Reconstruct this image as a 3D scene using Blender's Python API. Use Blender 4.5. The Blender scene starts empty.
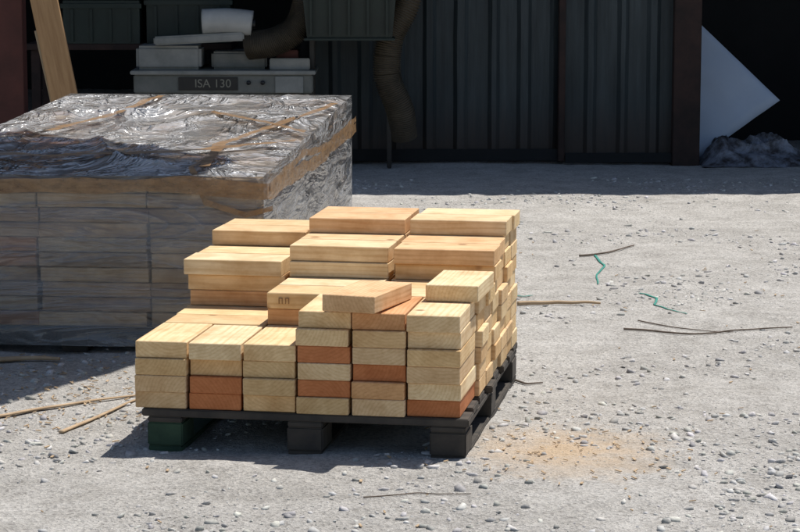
import bpy, bmesh, math, random
import numpy as np
from mathutils import Vector, Matrix, noise, Euler
random.seed(7); rng=np.random.default_rng(5)
sc=bpy.context.scene
D=bpy.data
# ---------------------------------------------------------------- helpers
def link(o,parent=None):
    sc.collection.objects.link(o)
    if parent: o.parent=parent
    return o
def empty(name,loc=(0,0,0),rz=0):
    e=D.objects.new(name,None); e.location=loc; e.rotation_euler=(0,0,rz); e.empty_display_size=.2
    return link(e)
def mesh_obj(name,verts,faces,mat=None,parent=None,smooth=False):
    me=D.meshes.new(name); me.from_pydata([tuple(v) for v in verts],[],faces); me.update()
    if mat: me.materials.append(mat)
    if smooth:
        for p in me.polygons: p.use_smooth=True
    return link(D.objects.new(name,me),parent)
def box(name,lo,hi,mat,parent=None,bev=0.004,rot=None):
    bm=bmesh.new(); bmesh.ops.create_cube(bm,size=1)
    d=[hi[i]-lo[i] for i in range(3)]; c=[(hi[i]+lo[i])/2 for i in range(3)]
    for v in bm.verts: v.co=Vector((v.co.x*d[0],v.co.y*d[1],v.co.z*d[2]))
    if bev: bmesh.ops.bevel(bm,geom=bm.edges[:],offset=min(bev,min(d)*.3),segments=2,affect='EDGES')
    me=D.meshes.new(name); bm.to_mesh(me); bm.free(); me.materials.append(mat)
    o=D.objects.new(name,me); o.location=c
    if rot: o.rotation_euler=rot
    return link(o,parent)
def tube(name,pts,r,mat,parent=None,seg=10,rings=None,flat=1.0):
    P=[Vector(p) for p in pts]
    dense=[]
    n=len(P)
    sub=max(2,int(rings/(n-1))*4) if rings else 6
    for i in range(n-1):
        p0=P[max(i-1,0)];p1=P[i];p2=P[i+1];p3=P[min(i+2,n-1)]
        for k in range(sub):
            t=k/sub
            dense.append(.5*((2*p1)+(p2-p0)*t+(2*p0-5*p1+4*p2-p3)*t*t+(3*p1-p0-3*p2+p3)*t**3))
    dense.append(P[-1])
    vs=[];fs=[]
    for i,p in enumerate(dense):
        a=dense[max(i-1,0)];b=dense[min(i+1,len(dense)-1)]
        t=(b-a).normalized(); u=t.cross(Vector((0,0,1)))
        if u.length<.1: u=t.cross(Vector((0,1,0)))
        u.normalize(); w=u.cross(t).normalized()
        rr=r if not callable(r) else r(i/(len(dense)-1))
        if rings: rr*=1+.10*math.cos(i*math.pi/2*1.0)
        for s in range(seg):
            an=2*math.pi*s/seg
            vs.append(p+u*math.cos(an)*rr+w*math.sin(an)*rr*flat)
    m=len(dense)
    for i in range(m-1):
        for s in range(seg):
            fs.append((i*seg+s,i*seg+(s+1)%seg,(i+1)*seg+(s+1)%seg,(i+1)*seg+s))
    fs.append(tuple(range(seg))[::-1]); fs.append(tuple((m-1)*seg+s for s in range(seg)))
    return mesh_obj(name,vs,fs,mat,parent,True)
# ---------------------------------------------------------------- materials
class N:
    def __init__(s,name):
        s.m=D.materials.new(name); s.m.use_nodes=True; s.t=s.m.node_tree; s.b=s.t.nodes['Principled BSDF']
        s.out=s.t.nodes['Material Output']
    def n(s,ty,**k):
        x=s.t.nodes.new(ty)
        for a,v in k.items():
            if a in x.inputs.keys(): x.inputs[a].default_value=v
            else: setattr(x,a,v)
        return x
    def l(s,a,b): s.t.links.new(a,b)
    def ramp(s,fac,stops):
        r=s.n('ShaderNodeValToRGB'); e=r.color_ramp.elements
        while len(e)<len(stops): e.new(.5)
        for i,(p,c) in enumerate(stops):
            e[i].position=p; e[i].color=(*c,1) if len(c)==3 else c
        s.l(fac,r.inputs[0]); return r.outputs[0]
    def mix(s,f,a,b,bt='MIX'):
        x=s.n('ShaderNodeMix'); x.data_type='RGBA'; x.blend_type=bt
        for sock,v in ((x.inputs[0],f),(x.inputs[6],a),(x.inputs[7],b)):
            if hasattr(v,'links'): s.l(v,sock)
            elif isinstance(v,tuple): sock.default_value=(*v,1) if len(v)==3 else v
            else: sock.default_value=v
        return x.outputs[2]
    def bump(s,h,st=.5,d=.01,nrm=None):
        x=s.n('ShaderNodeBump'); x.inputs['Strength'].default_value=st; x.inputs['Distance'].default_value=d
        s.l(h,x.inputs['Height'])
        if nrm: s.l(nrm,x.inputs['Normal'])
        return x.outputs[0]
    def coord(s,kind='Object',scale=(1,1,1),rot=(0,0,0)):
        c=s.n('ShaderNodeTexCoord'); mp=s.n('ShaderNodeMapping'); mp.inputs['Scale'].default_value=scale
        mp.inputs['Rotation'].default_value=rot
        s.l(c.outputs[kind],mp.inputs[0]); return mp.outputs[0]
    def noise(s,vec,scale,detail=4,rough=.6,dist=0):
        x=s.n('ShaderNodeTexNoise'); x.inputs['Scale'].default_value=scale; x.inputs['Detail'].default_value=detail
        x.inputs['Roughness'].default_value=rough; x.inputs['Distortion'].default_value=dist
        s.l(vec,x.inputs['Vector']); return x.outputs[0]

def simple(name,c1,c2,scale=8,rough=.7,metal=0,stretch=(1,1,1),bump=.3,bd=.003,lo=.35,hi=.65):
    k=N(name); v=k.coord('Object',stretch); f=k.noise(v,scale,6,.65)
    k.l(k.ramp(f,[(lo,c1),(hi,c2)]),k.b.inputs['Base Color'])
    k.b.inputs['Roughness'].default_value=rough; k.b.inputs['Metallic'].default_value=metal
    f2=k.noise(v,scale*6,4,.6)
    k.l(k.bump(f2,bump,bd),k.b.inputs['Normal'])
    return k.m

def woodmat(name,end=False,dirt=0.0):
    k=N(name)
    tint=k.n('ShaderNodeAttribute'); tint.attribute_name='tint'
    gc=k.n('ShaderNodeAttribute'); gc.attribute_name='gc'
    mp=k.n('ShaderNodeMapping'); mp.inputs['Scale'].default_value=(.35,1,1); k.l(gc.outputs['Vector'],mp.inputs[0])
    w=k.n('ShaderNodeTexWave',wave_type='RINGS',rings_direction='X')
    w.inputs['Scale'].default_value=24 if not end else 30; w.inputs['Distortion'].default_value=5
    w.inputs['Detail'].default_value=3; w.inputs['Detail Scale'].default_value=.5
    k.l(mp.outputs[0],w.inputs['Vector'])
    d=(.90,.85,.78) if not end else (.93,.89,.83)
    rings=k.ramp(w.outputs['Fac'],[(.0,d),(.5,(1,1,1)),(1,(1,1,1))])
    mp2=k.n('ShaderNodeMapping'); mp2.inputs['Scale'].default_value=(2,40,40) if not end else (14,30,60)
    k.l(gc.outputs['Vector'],mp2.inputs[0])
    f=k.noise(mp2.outputs[0],2.2,5,.65)
    fine=k.ramp(f,[(.25,(.84,.79,.72)),(.6,(1.0,1.0,1.0)),(.8,(1.06,1.06,1.04))])
    blot=k.noise(gc.outputs['Vector'],9,4,.65)
    bl=k.ramp(blot,[(.3,(.80,.71,.60)),(.62,(1.04,1.04,1.02))])
    c=k.mix(1.0,tint.outputs['Color'],rings,'MULTIPLY')
    c=k.mix(1.0,c,fine,'MULTIPLY'); c=k.mix(1.0,c,bl,'MULTIPLY')
    vo=k.n('ShaderNodeTexVoronoi'); vo.inputs['Scale'].default_value=5.0
    k.l(gc.outputs['Vector'],vo.inputs['Vector'])
    kn=k.ramp(vo.outputs['Distance'],[(.05,(.8,.8,.8)),(.10,(0,0,0))])
    if not end: c=k.mix(kn,c,(.26,.12,.05))
    else: c=k.mix(1.0,c,(.98,.94,.86),'MULTIPLY')
    if dirt>0:
        dn=k.noise(gc.outputs['Vector'],5,4,.6); c=k.mix(k.ramp(dn,[(.35,(0,0,0)),(.7,(dirt,)*3)]),c,(.22,.17,.125))
    k.l(c,k.b.inputs['Base Color']); k.b.inputs['Roughness'].default_value=.75
    k.b.inputs['Specular IOR Level'].default_value=.3
    k.l(k.bump(f,.5,.0015),k.b.inputs['Normal'])
    return k.m
M_wood=woodmat('sawn_wood'); M_end=woodmat('sawn_wood_end',True)
M_wood2=woodmat('old_sawn_wood',dirt=.45); M_end2=woodmat('old_sawn_wood_end',True,dirt=.45)

def ground_mat():
    k=N('gravel'); v=k.coord('Object')
    big=k.noise(v,.9,6,.65); mid=k.noise(v,6,6,.7); fin=k.noise(v,70,6,.8); gr=k.noise(v,260,3,.7)
    c1=k.ramp(big,[(.3,(.50,.48,.45)),(.7,(.64,.618,.585))])
    c2=k.ramp(mid,[(.3,(.76,.75,.735)),(.6,(1.05,1.05,1.05))])
    c3=k.ramp(fin,[(.30,(.60,.59,.58)),(.48,(.97,.97,.97)),(.75,(1.18,1.18,1.17))])
    c4=k.ramp(gr,[(.35,(.74,.74,.74)),(.6,(1.08,1.08,1.08))])
    c=k.mix(1,c1,c2,'MULTIPLY'); c=k.mix(1,c,c3,'MULTIPLY'); c=k.mix(1,c,c4,'MULTIPLY')
    vo=k.n('ShaderNodeTexVoronoi'); vo.inputs['Scale'].default_value=110; k.l(v,vo.inputs['Vector'])
    cell=k.n('ShaderNodeSeparateColor'); k.l(vo.outputs['Color'],cell.inputs[0])
    cc=k.ramp(cell.outputs[0],[(.0,(.72,.71,.70)),(.4,(1,1,1)),(1,(1.1,1.09,1.07))])
    c=k.mix(1,c,cc,'MULTIPLY')
    tc=k.n('ShaderNodeTexCoord'); mp=k.n('ShaderNodeMapping',vector_type='POINT')
    mp.inputs['Location'].default_value=(-.50/.36,-6.93/.42,0); mp.inputs['Scale'].default_value=(1/.36,1/.42,1)
    k.l(tc.outputs['Object'],mp.inputs[0])
    ln=k.n('ShaderNodeVectorMath',operation='LENGTH'); k.l(mp.outputs[0],ln.inputs[0])
    nz=k.noise(v,9,6,.75)
    ad=k.n('ShaderNodeMath',operation='MULTIPLY_ADD'); k.l(nz,ad.inputs[0]); ad.inputs[1].default_value=1.6; k.l(ln.outputs['Value'],ad.inputs[2])
    rm=k.n('ShaderNodeMapRange'); k.l(ad.outputs[0],rm.inputs[0]); rm.inputs[1].default_value=.9; rm.inputs[2].default_value=1.85; rm.inputs[3].default_value=.8; rm.inputs[4].default_value=0
    c=k.mix(rm.outputs[0],c,(.64,.47,.30))
    k.l(c,k.b.inputs['Base Color']); k.b.inputs['Roughness'].default_value=.95; k.b.inputs['Specular IOR Level'].default_value=.15
    b1=k.bump(mid,.7,.03); b2=k.bump(fin,.9,.010,b1)
    b3=k.bump(vo.outputs['Distance'],.6,.005,b2)
    k.l(b3,k.b.inputs['Normal']); return k.m
M_ground=ground_mat()
def stone_mat():
    k=N('stone'); t=k.n('ShaderNodeAttribute'); t.attribute_name='tint'
    f=k.noise(k.coord('Object'),90,4,.7)
    k.l(k.mix(1,t.outputs['Color'],k.ramp(f,[(.3,(.75,.75,.75)),(.7,(1.1,1.1,1.1))]),'MULTIPLY'),k.b.inputs['Base Color'])
    k.b.inputs['Roughness'].default_value=.9; k.l(k.bump(f,.4,.003),k.b.inputs['Normal']); return k.m
M_stone=stone_mat()

# ---------------------------------------------------------------- ground
def gh(x,y):
    return (noise.noise(Vector((x*.8,y*.8,0)))*.014+noise.noise(Vector((x*3.5,y*3.5,3)))*.010+noise.noise(Vector((x*11,y*11,7)))*.005)
def graded(a,b,step,lo,hi):
    xs=list(np.arange(a,b,step)); s=step; x=xs[-1]
    while x<hi: s*=1.25; x+=s; xs.append(x)
    s=step; x=a; L=[]
    while x>lo: s*=1.25; x-=s; L.append(x)
    return L[::-1]+xs
xs=graded(-2.8,3.4,.035,-150,150); ys=graded(5.3,14.5,.035,-120,400)
vs=[(x,y,gh(x,y) if (abs(x)<12 and -2<y<25) else 0) for y in ys for x in xs]
nx=len(xs)
fs=[(j*nx+i,j*nx+i+1,(j+1)*nx+i+1,(j+1)*nx+i) for j in range(len(ys)-1) for i in range(nx-1)]
mesh_obj('gravel_ground',vs,fs,M_ground,None,True)

bm=bmesh.new(); bmesh.ops.create_icosphere(bm,subdivisions=1,radius=1)
T=np.array([v.co[:] for v in bm.verts]); TF=np.array([[v.index for v in f.verts] for f in bm.faces]); bm.free()
def stones(name,n,region,smin,smax,power=3.2):
    P=[]
    while len(P)<n:
        y=region[2]+(region[3]-region[2])*random.random()**1.35
        x=random.uniform(region[0],region[1])
        if abs(x)>.19*y+.7: continue
        if noise.noise(Vector((x*1.3,y*1.3,20)))*1.3+.40-(.25 if x>-.9 and y>9 else 0)<random.random()*.9: continue
        P.append((x,y))
    V=np.zeros((n,len(T),3)); C=np.zeros((n,len(T),4))
    for i,(x,y) in enumerate(P):
        s=smin+(smax-smin)*random.random()**power
        R=np.array(Euler((random.uniform(-.5,.5),random.uniform(-.5,.5),random.random()*6.28)).to_matrix())
        t=np.clip(T,-.72,.72)*(1+rng.uniform(-.35,.35,(len(T),1)))*np.array([s*random.uniform(.8,1.6),s*random.uniform(.7,1.1),s*random.uniform(.4,.8)])*1.25
        t=t@R.T
        V[i]=t+np.array([x,y,gh(x,y)+s*.05])
        g=random.choice([random.uniform(.45,.62),random.uniform(.5,.68),random.uniform(.32,.48)])
        C[i]=(g,g*random.uniform(.95,1.0),g*random.uniform(.87,.98),1)
    F=(TF[None]+(np.arange(n)*len(T))[:,None,None]).reshape(-1,3)
    me=D.meshes.new(name); me.vertices.add(n*len(T)); me.vertices.foreach_set('co',V.ravel())
    me.loops.add(F.size); me.loops.foreach_set('vertex_index',F.ravel().astype(np.int32))
    me.polygons.add(len(F)); me.polygons.foreach_set('loop_start',(np.arange(len(F))*3).astype(np.int32))
    me.update(calc_edges=True)
    a=me.attributes.new('tint','FLOAT_COLOR','POINT'); a.data.foreach_set('color',C.ravel())
    me.materials.append(M_stone); link(D.objects.new(name,me))
stones('loose_gravel',34000,(-3.6,3.8,5.4,14.5),.0018,.0150,9)

# ---------------------------------------------------------------- block stacks
_tc={}
def tmpl(d,bev):
    key=(round(d[0],3),round(d[1],3),round(d[2],3),bev)
    if key in _tc: return _tc[key]
    bm=bmesh.new(); bmesh.ops.create_cube(bm,size=1)
    for v in bm.verts: v.co=Vector((v.co.x*d[0],v.co.y*d[1],v.co.z*d[2]))
    bmesh.ops.bevel(bm,geom=bm.edges[:],offset=bev,segments=1,affect='EDGES')
    bm.normal_update()
    r=([v.co.copy() for v in bm.verts],[([v.index for v in f.verts],1 if abs(f.normal.x)>.9 else 0) for f in bm.faces])
    bm.free(); _tc[key]=r; return r
class Stack:
    def __init__(s): s.v=[];s.f=[];s.mi=[];s.t=[];s.g=[]
    def add(s,c,d,rot=(0,0,0),tint=(.6,.45,.25),bev=.0022,zs=None):
        V,F=tmpl(d,bev); Mx=Matrix.Translation(c)@Euler(rot).to_matrix().to_4x4()
        o=len(s.v)
        off=Vector((random.uniform(-3,3),random.choice([-1,1])*random.uniform(.02,.16),random.choice([-1,1])*random.uniform(.03,.2)))
        for co in V:
            s.v.append(Mx@co); s.g.append(co+off); s.t.append((*tint,1))
        for f,m in F: s.f.append([i+o for i in f]); s.mi.append(m)
    def build(s,name,mats,parent=None):
        o=mesh_obj(name,s.v,s.f,None,parent); me=o.data
        for m in mats: me.materials.append(m)
        me.polygons.foreach_set('material_index',s.mi)
        a=me.attributes.new('tint','FLOAT_COLOR','POINT'); a.data.foreach_set('color',np.array(s.t).ravel())
        a=me.attributes.new('gc','FLOAT_VECTOR','POINT'); a.data.foreach_set('vector',np.array([x[:] for x in s.g]).ravel())
        return o
YEL=[(.84,.64,.39),(.80,.60,.35),(.85,.69,.46),(.78,.56,.32),(.84,.66,.43),(.78,.59,.38),(.82,.61,.38)]
RED=(.58,.23,.10); ORG=(.70,.42,.22)
def yel():
    c=random.choice(YEL); k=random.uniform(.88,1.06); return tuple(min(.9,a*k) for a in c)

A=math.radians(-9.5)
PO=(-.770,6.962)
PZ=.13; TH=.052; W=.1675; L=.34
S=Stack()
def j(a): return random.uniform(-a,a)
reds={(1,0):RED,(1,1):RED,(3,3):RED,(3,1):RED,(4,2):RED,(4,1):ORG,(4,5):(.66,.37,.19),(5,0):RED,(2,2):yel(),(5,3):yel()}
X0=-.04
for c,n in enumerate([4,4,4,6,6,6]):
    for l in range(n):
        cx=X0+W*(c+.5); tint=reds.get((c,l)) or yel()
        if l==n-1 and c!=4: tint=random.choice([YEL[0],YEL[2],YEL[4]])
        S.add((cx+j(.003),L/2+j(.011)-(.008 if c==2 and l==3 else 0),PZ+TH*(l+.5)),(L-.012,W-.0075,TH-.0012),(0,0,math.pi/2+j(.010)),tint)
def cross(col,row,n,tints={},dx=0,dy=0,yaw=0,dz=0):
    for l in range(n):
        t=l==n-1
        for h in range(2):
            cx=X0+.0025+(col+.5)*.335; cy=L+row*.33+(h+.5)*.165
            tint=tints.get(l) or yel()
            jx={0:-abs(j(.020)),1:j(.0015),2:abs(j(.020))}[col]
            S.add((cx+jx+(dx if t else 0),cy+j(.003)+(dy if t else 0),PZ+TH*(l+.5)+dz),(.329,.159,TH-.0012),(0,0,j(.008)+(yaw if t else 0)),tint)
cross(0,0,4); cross(1,0,6,{4:ORG}); cross(2,0,6)
cross(0,1,7,{4:ORG},dx=-.004,dy=-.012); cross(1,1,8,dy=.006); cross(2,1,8,{7:(.79,.54,.32)},dx=.004,dy=-.014)
cross(0,2,8,dx=-.004); cross(1,2,9,{8:(.77,.52,.31)},dy=-.012,yaw=.0); cross(2,2,9,dx=.006)
S.add((.905,.40,PZ+TH*6.5+.001),(.31,W-.004,TH-.001),(0,0,math.pi/2-.03),(.85,.69,.45))
S.add((.66,.13,PZ+TH*6.5+.004),(L,W-.002,TH-.001),(0,.02,math.pi/2-.17),(.76,.51,.30))
M_mark=simple('burnt_mark',(.22,.13,.06),(.32,.19,.09))
ls=S.build('lumber_block_stack',[M_wood,M_end]); ls.location=(PO[0],PO[1],0); ls.rotation_euler=(0,0,A)
for i,xm in enumerate((.337,.358)):
    zc=PZ+TH*5.5; y0,y1=.337,.3475
    box(f'notch_{i}_a',(xm,y0,zc-.009),(xm+.002,y1,zc+.007),M_mark,ls,0)
    box(f'notch_{i}_b',(xm+.010,y0,zc-.009),(xm+.012,y1,zc+.007),M_mark,ls,0)
    box(f'notch_{i}_c',(xm,y0,zc+.0072),(xm+.012,y1,zc+.0092),M_mark,ls,0)
# ---------------------------------------------------------------- pallet
M_pal=simple('dark_pallet_wood',(.030,.027,.024),(.085,.070,.055),5,.85,0,(1,8,1))
M_palg=simple('green_painted_wood',(.012,.036,.020),(.032,.07,.038),9,.8)
pal=empty('wooden_pallet',(PO[0],PO[1],0),A)
for i,xc in enumerate([.055,.49,.925]):
    for jn,yc in enumerate([.07,.65,1.23]):
        m=M_palg if i==0 else M_pal
        box(f'block_{i}_{jn}',(xc-.055,yc-.07,.016),(xc+.055,yc+.07,.088),m,pal,.004,(0,0,j(.02)))
    box(f'skid_{i}',(xc-.052,.0,-.006),(xc+.052,1.31,.0155),M_palg if i==0 else M_pal,pal,.003)
    box(f'stringer_{i}',(xc-.053,.0,.0885),(xc+.053,1.31,.1055),M_pal,pal,.003)
for q in range(8):
    y0=.0+q*.172
    box(f'deck_board_{q}',(-.02+j(.008),y0,.106),(.985+j(.010),y0+.118,.1295),M_pal,pal,.003)

# ---------------------------------------------------------------- wrapped stack
BA=math.radians(-5)
BW,BD,BH=1.38,2.98,.655
BL=(-.513-BW*math.cos(BA),8.52-BW*math.sin(BA))
wr=empty('wrapped_lumber_pallet',(BL[0],BL[1],0),BA)
def tz(y): return 1+.12*y/BD
S2=Stack()
BR=[(.66,.50,.34),(.70,.56,.40),(.58,.44,.30),(.72,.60,.45),(.62,.47,.34),(.64,.45,.30)]
nl=10; lh=(BH-.10)/nl
edges=[0,.225,.545,.96,1.375]
for l in range(nl):
    for ci in range(4):
        for r in range(15):
            a,b=edges[ci],edges[ci+1]
            tint=random.choice(BR)
            if ci<=1 and random.random()<.5: tint=(.50,.28,.17)
            k=random.uniform(.72,1.15); tint=tuple(min(.9,t*k) for t in tint)
            yc=(r+.5)*BD/15; z=.10+lh*(l+.5)
            S2.add(((a+b)/2+j(.009),yc+j(.007),z*tz(yc)),(b-a-.006,BD/15-.008,lh*.95),(0,0,j(.014)),tint,.003)
S2.build('wrapped_boards',[M_wood2,M_end2],wr)
for i in range(3):
    x0=[.03,.62,1.24][i]; box(f'base_skid_{i}',(x0,.02,0),(x0+.1,BD-.02,.075),M_pal,wr)
for q in range(14): box(f'base_board_{q}',(.01,.02+q*.213,.0755),(BW-.01,.14+q*.213,.097),M_pal,wr)

def film_mat(name,lo,hi,hs,bsx,rot=(0,0,0),col=(.72,.73,.74),bump=.6,bs=6,fold=.5,base_b=.02):
    # haze (soft, large) separate from fine creases
    k=N(name)
    hz=k.noise(k.coord('Object',hs,rot),3.0,4,.55,.6)
    v=k.coord('Object',bsx,rot)
    f=k.noise(v,bs,4,.55,1.0)
    # ridged creases
    s1=k.n('ShaderNodeMath',operation='SUBTRACT'); k.l(f,s1.inputs[0]); s1.inputs[1].default_value=.5
    ab=k.n('ShaderNodeMath',operation='ABSOLUTE'); k.l(s1.outputs[0],ab.inputs[0])
    cre=k.ramp(ab.outputs[0],[(.0,(1,1,1)),(.035,(.35,.35,.35)),(.12,(0,0,0))])
    k.b.inputs['Base Color'].default_value=(*col,1); k.b.inputs['Roughness'].default_value=.2
    nb=k.bump(hz,.6,.06); nb2=k.bump(cre,bump,base_b,nb); k.l(nb2,k.b.inputs['Normal'])
    tr=k.n('ShaderNodeBsdfTransparent'); mx=k.n('ShaderNodeMixShader'); gl=k.n('ShaderNodeBsdfGlossy'); gl.inputs['Roughness'].default_value=.16
    k.l(nb2,gl.inputs['Normal'])
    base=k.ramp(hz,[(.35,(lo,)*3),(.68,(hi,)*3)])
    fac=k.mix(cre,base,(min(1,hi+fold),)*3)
    k.l(fac,mx.inputs[0]); k.l(tr.outputs[0],mx.inputs[1]); k.l(k.b.outputs[0],mx.inputs[2])
    fr=k.n('ShaderNodeFresnel'); fr.inputs['IOR'].default_value=1.5; k.l(nb2,fr.inputs['Normal'])
    mx2=k.n('ShaderNodeMixShader'); k.l(fr.outputs[0],mx2.inputs[0]); k.l(mx.outputs[0],mx2.inputs[1]); k.l(gl.outputs[0],mx2.inputs[2])
    k.l(mx2.outputs[0],k.out.inputs[0])
    return k.m
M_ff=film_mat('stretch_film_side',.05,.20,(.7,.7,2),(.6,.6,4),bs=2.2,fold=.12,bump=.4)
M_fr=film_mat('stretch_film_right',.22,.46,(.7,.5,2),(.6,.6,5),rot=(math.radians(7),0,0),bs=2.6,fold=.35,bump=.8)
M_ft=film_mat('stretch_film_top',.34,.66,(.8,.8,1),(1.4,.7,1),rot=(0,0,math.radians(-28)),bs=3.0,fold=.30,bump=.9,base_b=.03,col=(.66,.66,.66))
def ridge(p,e=5): return max(0,1-abs(noise.noise(p))*2.2)**e
def bowl(x,y,z):
    p=Vector((x*2.0,y*1.2,z*4)); return noise.noise(p)*.010+.007*ridge(Vector((x*2+z*2,y*1.5+z,z*9)),6)
def film():
    vs=[];fs=[];mi=[]
    def grid(fn,nu,nv,m):
        o=len(vs)
        for b in range(nv+1):
            for a in range(nu+1): vs.append(fn(a/nu,b/nv))
        for b in range(nv):
            for a in range(nu):
                fs.append((o+b*(nu+1)+a,o+b*(nu+1)+a+1,o+(b+1)*(nu+1)+a+1,o+(b+1)*(nu+1)+a)); mi.append(m)
    e=.014; zb=.03
    def P(x,y,z,n):
        X=-e+x*(BW+2*e); Y=-e+y*(BD+2*e); Z=zb+(BH+.014-zb)*z
        Z=zb+(Z-zb)*tz(Y)
        k=bowl(X,Y,Z); top=(1 if z>.999 else 0)
        edge=min(1,min(x,1-x)*14)*min(1,min(y,1-y)*12)
        if top:
            Z+=k*1.0*edge+.006*edge
            Z+=.024*edge*ridge(Vector((X*.8+Y*.7,Y*.9-X*.9,4)),7)+.012*edge*ridge(Vector((X*2.0-Y*.9,Y*1.6+X,9)),7)
        Z+=.008*noise.noise(Vector((X*4,Y*4,30)))*z*(1-y)
        if n=='f': Y+= k*min(1,min(x,1-x)*14)*min(1,(1-z)*8)
        if n=='r': X+= (k*1.2+.006)*min(1,min(y,1-y)*20)*min(1,(1-z)*8)
        return (X,Y,Z)
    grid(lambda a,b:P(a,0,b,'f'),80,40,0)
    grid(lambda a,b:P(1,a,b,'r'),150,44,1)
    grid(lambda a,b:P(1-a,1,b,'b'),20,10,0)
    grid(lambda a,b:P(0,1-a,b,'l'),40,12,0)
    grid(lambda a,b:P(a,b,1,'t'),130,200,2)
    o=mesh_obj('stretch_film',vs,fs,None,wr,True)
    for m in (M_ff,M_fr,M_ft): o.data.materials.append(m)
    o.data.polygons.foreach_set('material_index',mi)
film()
k=N('brown_packing_tape'); f=k.noise(k.coord('Object',(1,1,1)),12,5,.7)
k.l(k.ramp(f,[(.3,(.24,.13,.055)),(.7,(.42,.26,.13))]),k.b.inputs['Base Color']); k.b.inputs['Roughness'].default_value=.3
k.l(k.bump(f,.6,.02),k.b.inputs['Normal'])
trn=k.n('ShaderNodeBsdfTransparent'); mxx=k.n('ShaderNodeMixShader'); f3=k.noise(k.coord('Object',(2,2,6)),9,4,.6)
k.l(k.ramp(f3,[(.35,(.5,)*3),(.6,(.95,)*3)]),mxx.inputs[0]); k.l(trn.outputs[0],mxx.inputs[1]); k.l(k.b.outputs[0],mxx.inputs[2]); k.l(mxx.outputs[0],k.out.inputs[0])
M_tape=k.m
def ribbon(name,pts,w,mat,parent,wdir,jit=.004):
    P=[Vector(p) for p in pts]; vs=[];fs=[]; n=0
    dense=[]
    for i in range(len(P)-1):
        m=max(2,int((P[i+1]-P[i]).length/.02))
        for q in range(m): dense.append((P[i].lerp(P[i+1],q/m),Vector(wdir[i]).lerp(Vector(wdir[i+1]),q/m).normalized()))
    dense.append((P[-1],Vector(wdir[-1]).normalized()))
    for i,(p,wd) in enumerate(dense):
        d1=noise.noise(Vector((p.x*4,p.y*4,p.z*4+3)))*jit*3; ww=w*(1+.45*noise.noise(p*5))
        for s in (-.5,-.17,.17,.5):
            off=Vector((noise.noise(p*15+Vector((s,0,0)))*jit,)*3)
            vs.append(p+wd*(ww*s+d1)+off*.5)
    for i in range(len(dense)-1):
        for s in range(3): fs.append((i*4+s,i*4+s+1,(i+1)*4+s+1,(i+1)*4+s))
    return mesh_obj(name,vs,fs,mat,parent,True)
H0=BH+.012
def top(x,y,dz=.036): return (x,y,.03+(H0-.03)*tz(y)+dz)
def side(y,dz): return (BW+.038,y,(H0)*tz(y)-dz)
Z=(0,0,1);
ribbon('tape_edge',[(-.03,-.034,H0-.030),(BW*.3,-.034,H0-.038),(BW*.65,-.034,H0-.028),(BW+.03,-.034,H0-.04),side(.03,.05),side(.6,.075),side(1.4,.12),side(2.2,.13),side(2.97,.16)],.058,M_tape,wr,[Z]*9)
ribbon('tape_side',[side(.0,.03),side(.9,.03),side(1.8,.10),side(2.97,.12)],.03,M_tape,wr,[Z]*4)
ribbon('tape_top_long',[top(-.02,.42),top(.5,.30),top(1.0,.46),top(BW+.02,.85)],.085,M_tape,wr,[(0,1,0)]*4,.008)
ribbon('tape_top_left',[top(-.02,.62),top(.30,1.0),top(.45,1.7),top(.52,2.6)],.04,M_tape,wr,[(1,0,0)]*4,.008)
ribbon('tape_top_diag',[top(BW-.22,.02),top(BW-.26,.7),top(BW-.10,1.6),top(BW+.02,2.3)],.04,M_tape,wr,[(1,0,0)]*4,.006)
ribbon('tape_top_far',[top(BW-.5,1.9),top(BW-.2,1.5),top(BW+.02,1.15)],.07,M_tape,wr,[(0,1,0)]*3,.006)
ribbon('tape_corner_loop',[top(BW-.22,.35),top(BW-.27,.05,.03),(BW-.2,-.04,H0-.09),(BW-.05,-.04,H0-.13),(BW+.045,.0,H0-.11)],.022,M_tape,wr,[(1,0,0),(1,0,0),(.3,0,1),(0,0,1),(0,0,1)],.003)

# ---------------------------------------------------------------- shed
def cormat():
    k=N('corrugated_metal'); v=k.coord('Object',(1,1,.25)); f=k.noise(v,2.2,6,.7)
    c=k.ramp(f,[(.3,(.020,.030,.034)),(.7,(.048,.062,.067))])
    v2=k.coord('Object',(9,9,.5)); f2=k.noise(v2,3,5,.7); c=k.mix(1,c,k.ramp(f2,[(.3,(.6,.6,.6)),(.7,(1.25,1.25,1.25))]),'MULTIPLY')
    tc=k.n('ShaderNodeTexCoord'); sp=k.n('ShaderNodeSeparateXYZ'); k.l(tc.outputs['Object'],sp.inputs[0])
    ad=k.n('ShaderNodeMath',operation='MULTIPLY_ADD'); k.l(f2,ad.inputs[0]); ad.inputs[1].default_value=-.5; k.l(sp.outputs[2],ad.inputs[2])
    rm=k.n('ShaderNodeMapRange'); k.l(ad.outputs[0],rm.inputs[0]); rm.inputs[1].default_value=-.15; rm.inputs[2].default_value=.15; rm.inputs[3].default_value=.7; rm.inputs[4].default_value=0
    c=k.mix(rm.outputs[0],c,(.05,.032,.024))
    k.l(c,k.b.inputs['Base Color']); k.b.inputs['Roughness'].default_value=.6; k.b.inputs['Metallic'].default_value=.2
    k.l(k.bump(f,.5,.02),k.b.inputs['Normal']); return k.m
M_cor=cormat()
M_rust=simple('rusty_steel',(.018,.010,.008),(.042,.020,.015),7,.8)
M_dark=simple('dark_wall',(.008,.009,.010),(.014,.014,.015),2,.9)
M_roof=simple('roof_sheet',(.08,.08,.08),(.13,.12,.11),2,.8)
shed=empty('open_metal_shed',(0,15.45,0),math.radians(1.2))
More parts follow.
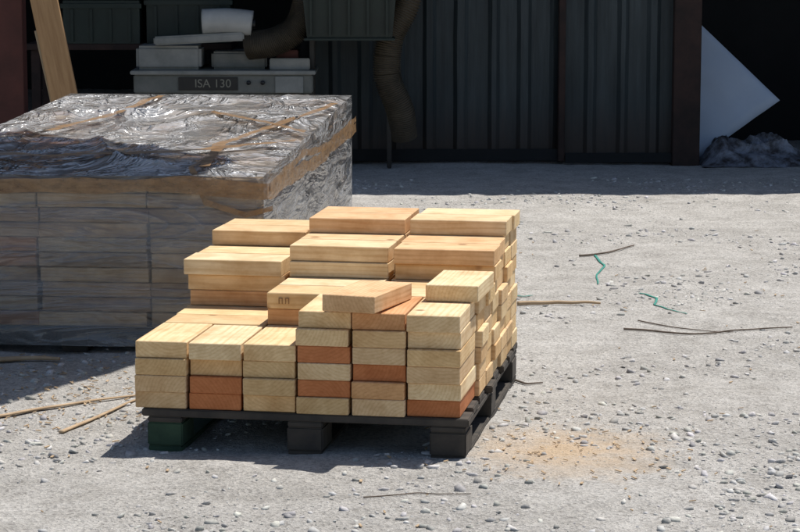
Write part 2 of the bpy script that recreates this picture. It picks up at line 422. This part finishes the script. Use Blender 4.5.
def corr(name,x0,x1,y,z0,z1,pitch=.21,dep=.028,parent=shed):
    pr=[];x=x0;
    while x<x1:
        wv=random.uniform(-.012,.012)
        for dx,dy in ((0,0),(.12+wv,0),(.145+wv,-dep),(.185,-dep)):
            if x+dx<x1: pr.append((x+dx,y+dy+random.uniform(-.003,.003)))
        x+=pitch
    pr.append((x1,y))
    n=len(pr); zs=list(np.linspace(z0,z1,18))
    vs=[(a+random.uniform(-.002,.002),b+.006*noise.noise(Vector((a*3,z*2.5,1))),z) for z in zs for a,b in pr]
    fs=[(q*n+i,q*n+i+1,(q+1)*n+i+1,(q+1)*n+i) for q in range(len(zs)-1) for i in range(n-1)]
    return mesh_obj(name,vs,fs,M_cor,parent)
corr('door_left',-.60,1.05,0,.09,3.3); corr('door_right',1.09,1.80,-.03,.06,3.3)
box('door_rail_left',(-.6,-.06,.02),(1.05,-.045,.10),M_dark,shed)
box('door_stile_mid',(1.045,-.085,.02),(1.088,.02,3.3),M_rust,shed)
box('door_rail_right',(1.09,-.095,.01),(1.80,-.074,.075),M_dark,shed)
box('door_frame_post',(1.80,-.11,-.02),(1.98,.06,3.4),M_rust,shed)
box('door_edge_post',(-.66,-.06,-.02),(-.6,.05,3.4),M_dark,shed)
box('back_wall',(-8,7.0,-.05),(9,7.1,3.6),M_dark,shed,0)
box('side_wall_left',(-8.1,-.8,-.05),(-8,7.0,3.6),M_dark,shed,0)
box('side_wall_right',(9,-.8,-.05),(9.1,7.0,3.6),M_dark,shed,0)
box('front_wall_right',(3.6,0,-.05),(9,.08,3.6),M_dark,shed,0)
n=90; vs=[];fs=[]
for i in range(n*2+1):
    x=-8.3+17.6*i/(n*2); dz=.03*(i%2); vs+= [(x,-.78,3.48+dz),(x,7.4,3.62+dz)]
for i in range(n*2): fs.append((2*i,2*i+2,2*i+3,2*i+1))
mesh_obj('roof',vs,fs,M_roof,shed)
box('eave_beam',(-8.2,-.7,3.3),(9.2,-.55,3.44),M_rust,shed)
box('inner_partition',(1.9,1.6,-.05),(4.2,1.65,3.3),M_dark,shed,0)

can=empty('unseen_shade_canopy')  # unseen canopy, added to cast the shadow on the gravel at left
cp=[(-.42,8.52),(.10,9.55),(-.6,10.3),(-2.1,11.05),(-3.4,11.0),(-3.4,7.9)]  # outline shaped from the wanted shadow edge
zt=3.0
vs=[(x,y,zt) for x,y in cp]+[(x,y,zt+.04) for x,y in cp]; q=len(cp)
mesh_obj('added_shade_sheet',vs,[tuple(range(q))[::-1],tuple(range(q,2*q))]+[(i,(i+1)%q,q+(i+1)%q,q+i) for i in range(q)],M_roof,can)
for i,(x,y) in enumerate(((-3.3,8.1),(-3.3,10.8))): box(f'added_shade_post_{i}',(x-.05,y-.05,-.02),(x+.05,y+.05,zt-.002),M_rust,can)

M_red=simple('red_brown_paint',(.06,.016,.012),(.095,.026,.02),5,.7)
M_plk=simple('leaning_plank_wood',(.30,.17,.075),(.44,.27,.13),4,.75,0,(8,8,.6))
M_plk2=simple('pale_plank_wood',(.36,.27,.16),(.5,.38,.24),4,.75,0,(8,8,.6))
box('shed_front_post',(-2.45,14.15,-.02),(-2.28,14.3,3.4),M_red)
def plank(name,bx,tx,y0,y1,h,w,t,mat):
    b=Vector((bx,y0,0)); tt=Vector((tx,y1,h)); ax=(tt-b).normalized()
    bm=bmesh.new(); bmesh.ops.create_cube(bm,size=1)
    for v in bm.verts: v.co=Vector((v.co.x*w,v.co.y*t,v.co.z*(tt-b).length))
    bmesh.ops.bevel(bm,geom=bm.edges[:],offset=.003,segments=1,affect='EDGES')
    me=D.meshes.new(name); bm.to_mesh(me); bm.free(); me.materials.append(mat)
    o=D.objects.new(name,me); o.location=(b+tt)/2; zx=ax; xx=(Vector((1,0,0))-zx*zx.x).normalized(); yy=zx.cross(xx)
    o.rotation_euler=Matrix((xx,yy,zx)).transposed().to_euler(); return link(o)
plank('leaning_plank',-1.87,-2.36,13.75,14.1,2.3,.16,.04,M_plk)
plank('leaning_plank',-1.90,-2.15,13.66,14.0,.95,.07,.03,M_plk2)

# ---------------------------------------------------------------- machine
M_mg=simple('machine_grey_enamel',(.13,.14,.125),(.21,.21,.19),6,.5)
M_mw=simple('machine_white_enamel',(.21,.22,.205),(.32,.32,.30),6,.45)
M_roll=simple('white_plastic_roll',(.40,.40,.38),(.50,.50,.47),6,.45)
M_blk=simple('black_plastic',(.008,.008,.009),(.014,.014,.015),6,.4)
M_hose=simple('flexible_hose',(.055,.042,.027),(.10,.08,.052),8,.6)
M_grn=simple('dark_green_plastic',(.005,.015,.013),(.009,.024,.019),5,.5)
M_txt=simple('label_lettering',(.24,.23,.18),(.32,.30,.24),6,.5)
mc=empty('woodworking_machine',(0,15.0,0))
box('cabinet',(-1.62,.05,0),(-.66,.6,.49),M_mg,mc,.01)
box('table',(-1.71,-.02,.50),(-.56,.7,.62),M_mg,mc,.008)
box('table_top',(-1.73,-.04,.621),(-.54,.72,.645),M_mw,mc,.005)
box('motor_housing',(-1.70,.05,.646),(-1.28,.5,.80),M_mw,mc,.02)
box('guard_arm',(-1.58,.0,.82),(-1.0,.09,.875),M_mw,mc,.01,(0,math.radians(-3),0))
box('guard_box',(-1.22,.12,.646),(-.86,.45,.76),M_mg,mc,.015)
box('fence',(-.84,.05,.646),(-.58,.10,.72),M_mw,mc,.006)
box('small_box',(-.80,.12,.646),(-.66,.3,.77),M_red,mc,.006)
box('side_plate',(-.80,-.034,.505),(-.62,-.0205,.61),M_mw,mc,.002)
tube('white_roll',[(-1.27,.08,.95),(-1.1,.08,.955),(-.95,.08,.94)],.085,M_roll,mc,24)
tube('roll_core',[(-.955,.08,.94),(-.93,.08,.94)],.03,M_blk,mc,16)
box('nameplate',(-1.42,-.032,.520),(-1.04,-.0205,.605),M_blk,mc,.002)
for i in range(2): tube(f'knob_{i}',[(-.97+.09*i,-.021,.57),(-.97+.09*i,-.05,.57)],.014,M_blk,mc,14)
fc=D.curves.new('nameplate_text','FONT'); fc.body='ISA 130'; fc.size=.075; fc.extrude=.001; fc.align_x='CENTER'; fc.align_y='CENTER'
fo=D.objects.new('nameplate_text',fc); fo.location=(-1.2,-.0345,.5625); fo.rotation_euler=(math.pi/2,0,0); fc.materials.append(M_txt); link(fo,mc)
tube('suction_hose',[(-.98,.1,.80),(-.80,.05,.83),(-.66,.05,.92),(-.60,.08,1.08),(-.56,.15,1.4),(-.5,.3,2.2)],.085,M_hose,mc,20,rings=90)
hs=tube('hanging_hose',[(.10,15.18,2.6),(.08,15.16,1.5),(.05,15.14,1.1),(-.06,15.12,.85),(-.08,15.12,.6),(.0,15.14,.38),(.02,15.2,.2)],.085,M_hose,None,20,rings=110)
hp=empty('green_dust_bin',(-.32,15.05,0))
bmv=[(-.27,-.2,.86),(.27,-.2,.86),(.27,.2,.86),(-.27,.2,.86),(-.33,-.26,1.5),(.33,-.26,1.5),(.33,.26,1.5),(-.33,.26,1.5)]
mesh_obj('bin_body',bmv,[(3,2,1,0),(0,1,5,4),(1,2,6,5),(2,3,7,6),(3,0,4,7)],M_grn,hp)
for i in range(5): box(f'rib_{i}',(-.25+i*.12,-.268,.875),(-.235+i*.12,-.205,1.45),M_grn,hp,.002,(math.radians(5),0,0))
box('bin_rim',(-.29,-.225,.845),(.29,.22,.8595),M_grn,hp)
for i,(x,y) in enumerate(((-.25,.10),(.25,.10),(-.25,.28),(.25,.28))): box(f'leg_{i}',(x-.015,y-.015,0),(x+.015,y+.015,.845),M_blk,hp)
def crate(name,x,y,z,w,h,d,mat):
    e=empty(name,(x,y,z))
    t=.02
    for nm,lo,hi in (('front',(0,0,0),(w,t,h)),('back',(0,d-t,0),(w,d,h)),('left',(0,t,0),(t,d-t,h)),('right',(w-t,t,0),(w,d-t,h)),('base',(t,t,0),(w-t,d-t,t))):
        box(nm,lo,hi,mat,e,.002)
    box('rim',(-.015,-.015,h-.05),(w+.015,-.001,h-.02),mat,e,.002)
    nr=int(w/.12)
    for i in range(nr): box(f'rib_{i}',(.05+i*w/nr,-.014,.01),(.07+i*w/nr,-.0005,h-.055),mat,e,.002)
    return e
tb=empty('work_bench',(-2.45,15.3,0))
box('bench_top',(0,0,.76),(1.35,.6,.80),M_rust,tb)
for i,(x,y) in enumerate(((.03,.03),(1.26,.03),(.03,.5),(1.26,.5))): box(f'bench_leg_{i}',(x,y,0),(x+.06,y+.06,.7595),M_rust,tb)
crate('plastic_crate',-2.2,15.3,.802,.5,.28,.4,M_grn)
crate('plastic_crate',-1.66,15.35,.802,.55,.3,.4,M_grn)
crate('plastic_crate',-2.15,15.32,1.09,.5,.28,.4,M_grn)

# ---------------------------------------------------------------- white sheet + tarp (right)
M_sheet=simple('white_sheet',(.42,.50,.62),(.50,.57,.67),1.5,.5,0,(1,1,1),.1)
Av=Vector((2.56,.40)); B=Av+Vector((-.78,.75)); Dv=Av+Vector((-.55,-.38)); C=B+Vector((-.55,-.38))
vs=[];fs=[];nn=16
for b in range(nn+1):
    for a in range(nn+1):
        p=Av.lerp(B,a/nn)+(Dv-Av)*(b/nn)
        vs.append((p.x,15.62+p.y*.25+.03*math.sin(a/nn*2.5)+.015*noise.noise(Vector((a*.3,b*.3,0))),p.y))
for b in range(nn):
    for a in range(nn): fs.append((b*(nn+1)+a,b*(nn+1)+a+1,(b+1)*(nn+1)+a+1,(b+1)*(nn+1)+a))
so_=mesh_obj('leaning_white_sheet',vs,fs,M_sheet,None,True); md=so_.modifiers.new('s','SOLIDIFY'); md.thickness=.008
M_tarp=simple('crumpled_plastic_sheet',(.035,.03,.03),(.24,.26,.31),9,.4,0,(1,1,1),.5,.01,.42,.62)
vs=[];fs=[];nn=60
for b in range(nn+1):
    for a in range(nn+1):
        u=a/nn;v=b/nn; x=1.99+.74*u; y=15.22+.44*v
        env=min(1,u*6)*min(1,(1-u)*4)*min(1,v*2.0)
        h=.09+.05*u
        z=h*env+.05*noise.noise(Vector((x*7,y*6,2)))*env+.07*ridge(Vector((x*6+y*5,y*7,5)),3)*env
        vs.append((x+.02*noise.noise(Vector((x*12,y*12,1))),y,z+gh(x,y)+.002))
for b in range(nn):
    for a in range(nn): fs.append((b*(nn+1)+a,b*(nn+1)+a+1,(b+1)*(nn+1)+a+1,(b+1)*(nn+1)+a))
mesh_obj('crumpled_tarp',vs,fs,M_tarp,None,False)

# ---------------------------------------------------------------- sticks & straps
M_st=simple('stick_wood',(.36,.25,.15),(.52,.38,.24),10,.85); M_tw=simple('dry_twig',(.10,.075,.055),(.17,.13,.10),20,.9)
M_gs=simple('green_strap',(.05,.26,.21),(.08,.36,.29),10,.4)
def gp(x,y,dz=.008): return (x,y,gh(x,y)+dz)
def stick(name,pts,r,mat,flat=1,jt=.5):
    out=[]
    for i in range(len(pts)-1):
        a,b=pts[i],pts[i+1]
        for q in range(3):
            t=q/3; w_=r*jt
            out.append((a[0]+(b[0]-a[0])*t+j(w_),a[1]+(b[1]-a[1])*t+j(w_)))
    out.append(pts[-1])
    return tube(name,[gp(x,y,r*flat+.002) for x,y in out],lambda t:r*(1.1-.5*t),mat,None,7,None,flat)
stick('wood_lath',[(.49,9.62),(.66,9.65),(.84,9.64)],.009,M_st)
stick('wood_lath',[(-1.42,7.36),(-1.1,7.6),(-.86,7.78)],.010,M_st,.5,.3)
stick('wood_lath',[(-1.07,7.22),(-.97,7.46),(-.87,7.72)],.009,M_st,.5,.3)
stick('wood_lath',[(-1.6,8.32),(-1.38,8.38),(-1.24,8.36)],.02,M_st,.5,.2)
stick('dry_twig',[(.88,9.02),(1.1,8.93),(1.3,9.0),(1.55,9.08)],.004,M_tw,1,1.5)
stick('dry_twig',[(.95,9.2),(1.12,9.05),(1.3,8.98)],.0025,M_tw,1,1.5)
stick('dry_twig',[(.86,11.1),(1.0,11.2),(1.16,11.45)],.005,M_tw,1,1)
stick('dry_twig',[(.39,8.08),(.44,8.0),(.50,8.02)],.004,M_tw)
stick('dry_twig',[(-.1,6.35),(.05,6.42),(.2,6.38)],.002,M_tw,1,1.5)
stick('plastic_strap',[(.94,11.15),(.955,10.8),(.90,10.55),(.88,10.25)],.006,M_gs,.25)
stick('plastic_strap',[(1.04,9.98),(1.09,9.8),(1.07,9.65),(1.13,9.5),(1.17,9.38)],.006,M_gs,.25)
stick('plastic_strap',[(.49,9.9),(.53,9.86),(.57,9.9)],.006,M_gs,.3)
M_chip=simple('wood_chip',(.36,.25,.15),(.55,.41,.26),30,.9)
vs=[];fs=[]
for q in range(420):
    c=random.random()
    if c<.45: x,y=random.gauss(-1.15,.22),random.gauss(7.7,.35)
    elif c<.7: x,y=random.gauss(.5,.22),random.gauss(6.95,.25)
    else: x,y=random.uniform(-1.4,2),random.uniform(6,12)
    l=random.uniform(.003,.012); wd=random.uniform(.001,.004); a=random.random()*3.14
    ux,uy=math.cos(a),math.sin(a); z=gh(x,y)+.003; o=len(vs)
    for sx,sy,sz in ((-1,-1,0),(1,-1,.002),(1,1,.002),(-1,1,0)):
        vs.append((x+ux*l*sx-uy*wd*sy,y+uy*l*sx+ux*wd*sy,z+sz))
    vs+= [(vx,vy,vz+.0025) for vx,vy,vz in vs[o:o+4]]
    fs+=[(o+3,o+2,o+1,o),(o+4,o+5,o+6,o+7)]+[(o+i,o+(i+1)%4,o+4+(i+1)%4,o+4+i) for i in range(4)]
mesh_obj('wood_chips',vs,fs,M_chip)

# ---------------------------------------------------------------- light, world, camera
Sd=Vector((.30,.30,1)).normalized()
el=math.asin(Sd.z); az=math.atan2(Sd.x,Sd.y)
w=D.worlds.new('World'); sc.world=w; w.use_nodes=True
nt=w.node_tree; bg=nt.nodes['Background']; sk=nt.nodes.new('ShaderNodeTexSky'); sk.sky_type='NISHITA'; sk.sun_disc=False
sk.sun_elevation=el; sk.sun_rotation=az; nt.links.new(sk.outputs[0],bg.inputs[0]); bg.inputs[1].default_value=.09
sl=D.lights.new('sun','SUN'); sl.energy=5.0; sl.angle=math.radians(.5); sl.color=(1,.96,.90)
so=D.objects.new('sun',sl); so.rotation_euler=(-Sd).to_track_quat('-Z','Y').to_euler(); so.location=(5,5,20); link(so)
cam=D.cameras.new('camera'); cam.lens=105; cam.sensor_width=36; cam.clip_end=1000; cam.clip_start=.1
co=D.objects.new('camera',cam); co.location=(0,0,1.6); co.rotation_euler=(math.radians(90-8.43),0,0); link(co); sc.camera=co
sc.view_settings.view_transform='Standard'; sc.view_settings.look='None'; sc.view_settings.exposure=0
